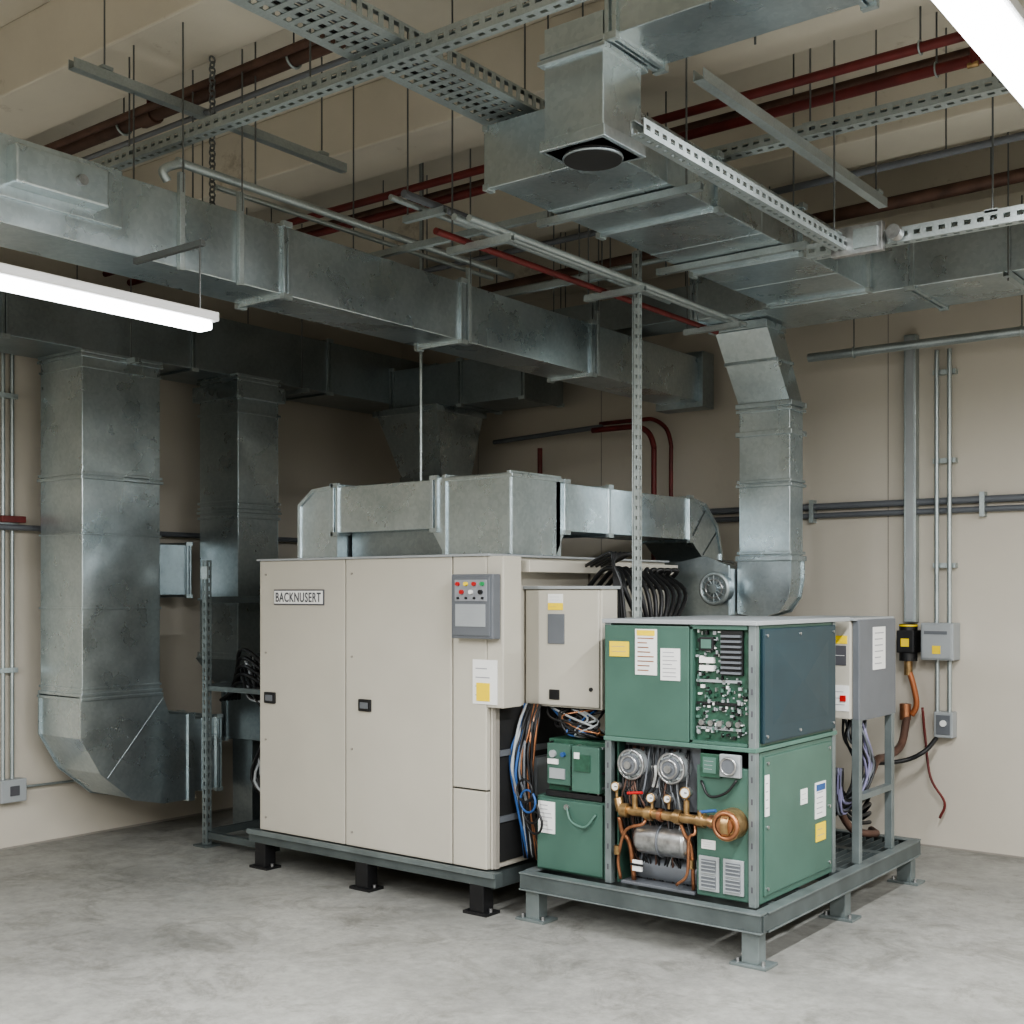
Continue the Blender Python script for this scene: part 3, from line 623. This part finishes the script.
# ---------------------------------------------------------------- back wall services
YS=7.50
b=B('conduit_riser')
b.box(-2.675,-2.60,YS,YS+0.07,1.41,3.22,STEEL,0.004); b.box(-2.66,-2.615,YS-0.004,YS+0.001,1.43,3.2,GREYL)
for x in (-2.468,-2.39): b.cyl((x,YS,0.86 if x>-2.4 else 1.41),(x,YS,3.1),0.014,STEEL,10)
b.cyl((-2.465,YS,0.86),(-2.465,YS,1.18),0.014,STEEL,10)
for z in (1.75,2.4,2.95): b.box(-2.50,-2.36,YS+0.02,YS+0.07,z,z+0.03,STEEL)
b.done()
b=B('electrical_disconnect_box')
b.box(-2.545,-2.345,YS-0.07,YS+0.07,1.18,1.41,GREYL,0.008); b.box(-2.535,-2.355,YS-0.078,YS-0.068,1.19,1.40,GREYL,0.004); b.box(-2.47,-2.42,YS-0.081,YS-0.077,1.22,1.27,YEL); b.box(-2.52,-2.38,YS-0.081,YS-0.077,1.34,1.36,GREYB)
b.done()
b=B('outlet_box'); b.box(-2.48,-2.365,YS-0.02,YS+0.07,0.70,0.86,GREYL,0.006); b.box(-2.465,-2.38,YS-0.025,YS-0.018,0.72,0.84,GREYB,0.003); b.cyl((-2.42,YS-0.035,0.79),(-2.42,YS-0.02,0.79),0.02,WHITE); b.done()
b=B('gas_valve_assembly')
b.cyl((-2.635,YS-0.03,1.17),(-2.635,YS-0.03,1.40),0.055,BLACK,16); b.box(-2.69,-2.58,YS-0.09,YS+0.06,1.22,1.36,BLACK,0.008); b.torus((-2.635,YS-0.03,1.39),(0,0,1),0.05,0.008,YEL); b.box(-2.66,-2.61,YS-0.095,YS-0.088,1.26,1.31,YEL)
b.cyl((-2.635,YS-0.03,1.08),(-2.635,YS-0.03,1.18),0.026,BRASS,12)
b.tube([(-2.635,YS-0.03,1.12),(-2.60,YS-0.04,1.02),(-2.58,YS-0.04,0.90),(-2.61,YS-0.04,0.83)],0.018,ORANGE,10)
b.cyl((-2.65,YS-0.04,0.80),(-2.65,YS-0.04,0.90),0.035,COPPER,12)
b.tube([(-2.64,YS-0.04,0.82),(-2.62,YS-0.2,0.66),(-2.60,7.0,0.62),(-2.55,6.72,0.64),(-2.5,6.5,0.60)],0.024,BROWN,10)
b.tube([(-2.45,YS-0.06,0.70),(-2.50,YS-0.15,0.62),(-2.62,YS-0.2,0.56),(-2.8,YS-0.4,0.55)],0.014,BLACK,8)
b.tube([(-2.55,YS-0.02,0.88),(-2.54,YS,0.70),(-2.50,YS-0.02,0.45),(-2.42,YS,0.30),(-2.45,YS,0.20)],0.008,RED,8)
b.done()
b=B('surface_mounted_pipes')
for z,r in ((2.105,0.018),(2.165,0.022)):
    b.cyl((-6.9,YW-0.035,z),(3.0,YW-0.035,z),r,GREYB,10)
for x in (-4.4,-3.3,-2.2,-1.1,0): b.box(x-0.015,x+0.015,YW-0.06,YW,2.06,2.21,STEEL)
b.done()
b=B('horizontal_conduit')
b.cyl((-3.2,7.25,3.10),(2.5,7.25,3.10),0.028,STEEL,14)
for x in (-2.9,-1.9,-0.9,0.1): rod(b,x,7.25,3.1); b.torus((x,7.25,3.1),(1,0,0),0.032,0.005,STEEL)
b.done()
b=B('switch_box_conduit')
b.cyl((XW+0.03,4.0,0.42),(XW+0.03,4.0,3.3),0.013,STEEL,10); b.cyl((XW+0.03,3.94,0.42),(XW+0.03,3.94,3.3),0.013,STEEL,10)
b.box(XW,XW+0.08,3.90,4.07,0.30,0.44,GREYL,0.006); b.box(XW+0.078,XW+0.085,3.96,4.02,0.34,0.40,INK)
b.cyl((XW+0.03,4.07,0.38),(XW+0.03,5.2,0.36),0.008,STEEL,8)
for z in (1.1,2.0,2.8): b.box(XW,XW+0.05,3.91,4.03,z,z+0.03,STEEL)
b.box(XW,XW+0.09,3.90,4.06,2.03,2.07,RED,0.004)
b.done()
b=B('rail_pipe')
b.cyl((XW+0.07,2.2,2.0),(XW+0.07,7.4,2.0),0.018,GREYB,10)
for y in (3.0,4.9,6.0): b.box(XW,XW+0.07,y,y+0.04,1.97,2.03,STEEL)
b.done()
# ---------------------------------------------------------------- overhead pipes & struts
b=B('sprinkler_pipe')
for y,z,r in ((4.67,3.72,0.020),(4.86,3.70,0.022)):
    b.cyl((XW+0.01,y,z),(3.0,y,z),r,RED,12)
    for x in (-5.6,-3.6,-1.6): rod(b,x,y,z,0.004); b.torus((x,y,z),(1,0,0),r+0.006,0.004,STEEL)
for x in (-5.4,-3.3,-1.4): b.cyl((x,4.67,3.72),(x,4.67,3.60),0.012,RED,8); b.cyl((x-0.02,4.67,3.6),(x+0.02,4.67,3.6),0.012,BRASS,8)
b.done()
b=B('sprinkler_riser')
b.tube([(-4.9,7.3,2.78),(-4.6,7.3,2.78),(-4.5,7.3,2.77),(-4.42,7.3,2.72),(-4.38,7.3,2.62),(-4.38,7.3,2.5),(-4.38,7.3,1.3),(-4.38,7.3,0.02)],0.020,RED,10)
b.tube([(-4.9,7.4,2.84),(-4.55,7.4,2.84),(-4.44,7.4,2.83),(-4.34,7.4,2.76),(-4.30,7.4,2.64),(-4.30,7.4,2.5),(-4.30,7.4,1.3),(-4.30,7.4,0.02)],0.015,RED,10)
b.cyl((-5.45,7.4,0.0),(-5.45,7.4,2.7),0.02,RED,10); b.cyl((-5.9,7.4,2.78),(-4.85,7.35,2.81),0.018,GREYB,10)
b.done()
b=B('steam_pipe')
b.cyl((XW+0.01,3.42,3.84),(-3.4,3.42,3.84),0.036,BROWN,14)
for x in (-6.2,-5.0,-3.8): rod(b,x,3.42,3.84); b.torus((x,3.42,3.84),(1,0,0),0.042,0.006,STEEL)
b.cyl((-4.85,3.42,3.84),(-4.75,3.42,3.84),0.048,BROWN,12); b.cyl((-4.8,3.42,3.84),(-4.8,3.42,3.94),0.012,RED,8); b.torus((-4.8,3.42,3.94),(0,0,1),0.04,0.007,REDB,16)
b.cyl((XW+0.01,3.34,3.70),(-3.3,3.34,3.70),0.012,GREYB,8); b.cyl((XW+0.01,3.30,3.80),(-3.3,3.30,3.80),0.018,BROWN,8)
b.done()
b=B('drain_pipe')
b.cyl((-6.0,6.3,3.62),(3.0,6.3,3.75),0.035,BROWN,12); b.cyl((-5.5,7.1,3.55),(3.0,7.1,3.6),0.03,BROWN,12); b.cyl((-6.0,5.6,3.6),(3,5.6,3.65),0.018,GREYB,10); b.cyl((-6.5,5.15,3.86),(3,5.15,3.86),0.022,BROWN,10)
b.cyl((-5.0,6.9,3.42),(-3.6,6.9,3.42),0.02,STEEL,10); b.cyl((-5.3,6.0,3.50),(-3.1,6.0,3.52),0.016,STEEL,10); b.cyl((-2.35,6.95,3.36),(3.0,6.95,3.36),0.018,BROWN,10)
for x in (-5,-3.4,-1.8,-0.3):
    rod(b,x,6.3,3.66); rod(b,x,7.1,3.57); rod(b,x,5.6,3.62)
for x in (-4.9,-3.9): rod(b,x,6.9,3.42); rod(b,x,6.0,3.5)
rod(b,-1.2,6.95,3.36); rod(b,0.8,6.95,3.36)
b.done()
b=B('perforated_cable_tray')
b.strut((-2.95,1.2,3.53),(-2.95,4.35,3.53),0.26,0.06,pitch=0.05,edge=0.16,fill=0.24)
for x in (-3.0,-2.95,-2.90): b.box(x-0.012,x+0.012,1.22,4.33,3.504,3.508,STEEL)
for yy in (2.2,4.1):
    for x in (-3.10,-2.80): rod(b,x,yy,3.47)
    b.strut((-3.13,yy,3.478),(-2.77,yy,3.478),plain=True)
for x,m in ((-3.02,BLACK),(-2.98,BLACK),(-2.93,GREYB),(-2.88,BLACK)): b.cyl((x,1.25,3.522),(x,4.3,3.522),0.012,m,8)
b.done()
def st(name,p0,p1,rods=(),w=0.041,h=0.041,plain=False):
    b=B(name); b.strut(p0,p1,w,h,plain=plain)
    for t in rods:
        p=Vector(p0).lerp(Vector(p1),t); rod(b,p.x,p.y,p.z,0.004); b.box(p.x-0.025,p.x+0.025,p.y-0.025,p.y+0.025,p.z+0.022,p.z+0.035,STEEL)
    b.done()
st('strut_channel',(-4.7,3.05,3.455),(-1.9,3.05,3.455),(0.1,0.5,0.95),0.055,0.055)
st('strut_channel',(-1.98,3.2,3.05),(-1.98,4.82,3.05),(0.95,),0.05,0.05)
st('strut_channel',(-2.15,4.87,3.06),(0.4,4.87,3.06),(0.3,0.95),0.05,0.06)
st('strut_channel',(-2.04,3.7,3.4),(-2.04,5.45,3.4),(0.95,),plain=True)
st('strut_channel',(-4.4,4.3,3.27),(-3.1,4.3,3.27),(0.05,),0.03,0.03,plain=True)
st('strut_channel',(-4.4,5.3,3.27),(-3.45,5.3,3.27),(0.95,),0.03,0.03,plain=True)
st('strut_channel',(-4.3,2.7,3.70),(-4.3,4.2,3.70),(0.1,0.9),plain=True)
st('strut_channel',(-2.6,4.75,3.53),(0.8,4.75,3.53),(0.15,0.6),0.07,0.05)
b=B('junction_connector'); b.box(-2.02,-1.80,4.80,4.835,3.00,3.12,CHROME,0.004); b.box(-1.92,-1.82,4.79,4.80,3.02,3.10,STEEL); b.cyl((-1.75,4.78,3.06),(-1.75,4.83,3.06),0.03,CHROME); b.done()
b=B('overhead_conduit')
b.tube([(-4.02,2.95,3.24),(-4.02,2.93,3.28),(-4.02,3.02,3.33),(-4.02,3.1,3.33),(-4.02,4.2,3.33),(-4.02,5.2,3.33)],0.018,STEEL,10)
b.cyl((-4.16,3.3,3.34),(-4.16,5.2,3.34),0.012,STEEL)
rod(b,-4.02,3.4,3.32)
b.done()
b=B('overhead_conduit')
for x,z,m in ((-3.12,3.12,STEEL),(-3.20,3.14,STEEL),(-3.30,3.10,RED)):
    b.cyl((x,3.75,z),(x,6.2,z),0.015,m,10)
for y in (3.95,5.0,6.0):
    b.strut((-3.4,y,3.075),(-3.05,y,3.075),0.03,0.03,plain=True); rod(b,-3.38,y,3.08)
b.done()
b=B('overhead_conduit')
for x,z,r,m in ((-3.62,3.36,0.018,GREYB),(-3.70,3.36,0.014,STEEL),(-5.1,3.45,0.02,STEEL),(-5.2,3.45,0.015,BROWN)):
    b.cyl((x,3.9,z),(x,6.35,z),r,m,10)
for y in (4.1,5.5):
    b.strut((-3.8,y,3.325),(-3.55,y,3.325),0.03,0.03,plain=True); rod(b,-3.78,y,3.33); b.strut((-5.3,y,3.41),(-5.0,y,3.41),0.03,0.03,plain=True); rod(b,-5.28,y,3.41)
b.done()
b=B('vertical_strut_post')
b.strut((-3.165,5.12,0.235),(-3.165,5.12,3.30),0.03,0.03,fill=0.3); b.cyl((-3.195,5.12,0.235),(-3.195,5.12,3.3),0.004,STEEL,6)
b.box(-3.24,-3.13,5.09,5.13,1.2,1.24,STEEL); b.cyl((-3.165,5.12,3.3),(-3.165,5.12,ZC),0.005,RODM,6)
b.done()
b=B('hanger_rod')
b.cyl((-4.6,5.1,2.2),(-4.6,5.1,ZC),0.009,STEEL,8); b.done()
b=B('hanging_chain')
z=3.22; k=0
while z<3.86:
    b.torus((-4.12,3.25,z),((1,0,0) if k%2 else (0,1,0)),0.014,0.004,RODM,10); z+=0.022; k+=1
b.done()
# ---------------------------------------------------------------- light fixtures
def fixture(x,y0,y1,z,w=0.15,ztop=None,e=62):
    b=B('fluorescent_light_fixture')
    b.box(x-w/2,x+w/2,y0,y1,z,z+0.035,LAMPW,0.006); b.box(x-w/2+0.012,x+w/2-0.012,y0+0.02,y1-0.02,z-0.035,z,LAMP,0.012)
    for y in ((y0+0.2,y1-0.4) if not ztop else (1.35,2.80)): b.cyl((x,y,z+0.03),(x,y,ztop or top(y)),0.004,RODM,6)
    f=b.done()
    L=bpy.data.lights.new('lamp','AREA'); L.shape='RECTANGLE'; L.size=w*0.8; L.size_y=y1-y0-0.1; L.energy=e*(y1-y0); L.color=(0.97,0.985,1.0)
    o=bpy.data.objects.new('tube_glow',L); S.collection.objects.link(o); o.parent=f
    o.location=Vector((x,(y0+y1)/2,z-0.04))-f.location
fixture(-3.62,0.9,2.85,2.60,0.10,2.88,e=42)
fixture(-1.00,2.5,4.5,3.2,0.16,e=75)
fixture(1.3,1.0,3.4,3.2); fixture(-1.05,-1.8,0.6,3.2); fixture(1.3,-2.6,-0.2,3.2); fixture(-3.62,-2.2,-0.2,2.9); fixture(0.9,4.4,6.4,2.9)  # out-of-view fixtures, added for general room lighting
# ---------------------------------------------------------------- world + camera
w=bpy.data.worlds.new('room_ambient'); S.world=w; w.use_nodes=True
w.node_tree.nodes['Background'].inputs['Color'].default_value=(0.84,0.86,0.86,1); w.node_tree.nodes['Background'].inputs['Strength'].default_value=0.3
try: S.view_settings.look='AgX - Medium High Contrast'
except Exception as e: print(e)
cam=bpy.data.cameras.new('camera'); co=bpy.data.objects.new('camera',cam); S.collection.objects.link(co)
cam.sensor_width=36; cam.lens=36*1200/1024; cam.shift_y=80/1024
co.location=(0,0,1.6); co.rotation_euler=(math.pi/2,0,math.atan2(0.6115,0.791)); S.camera=co
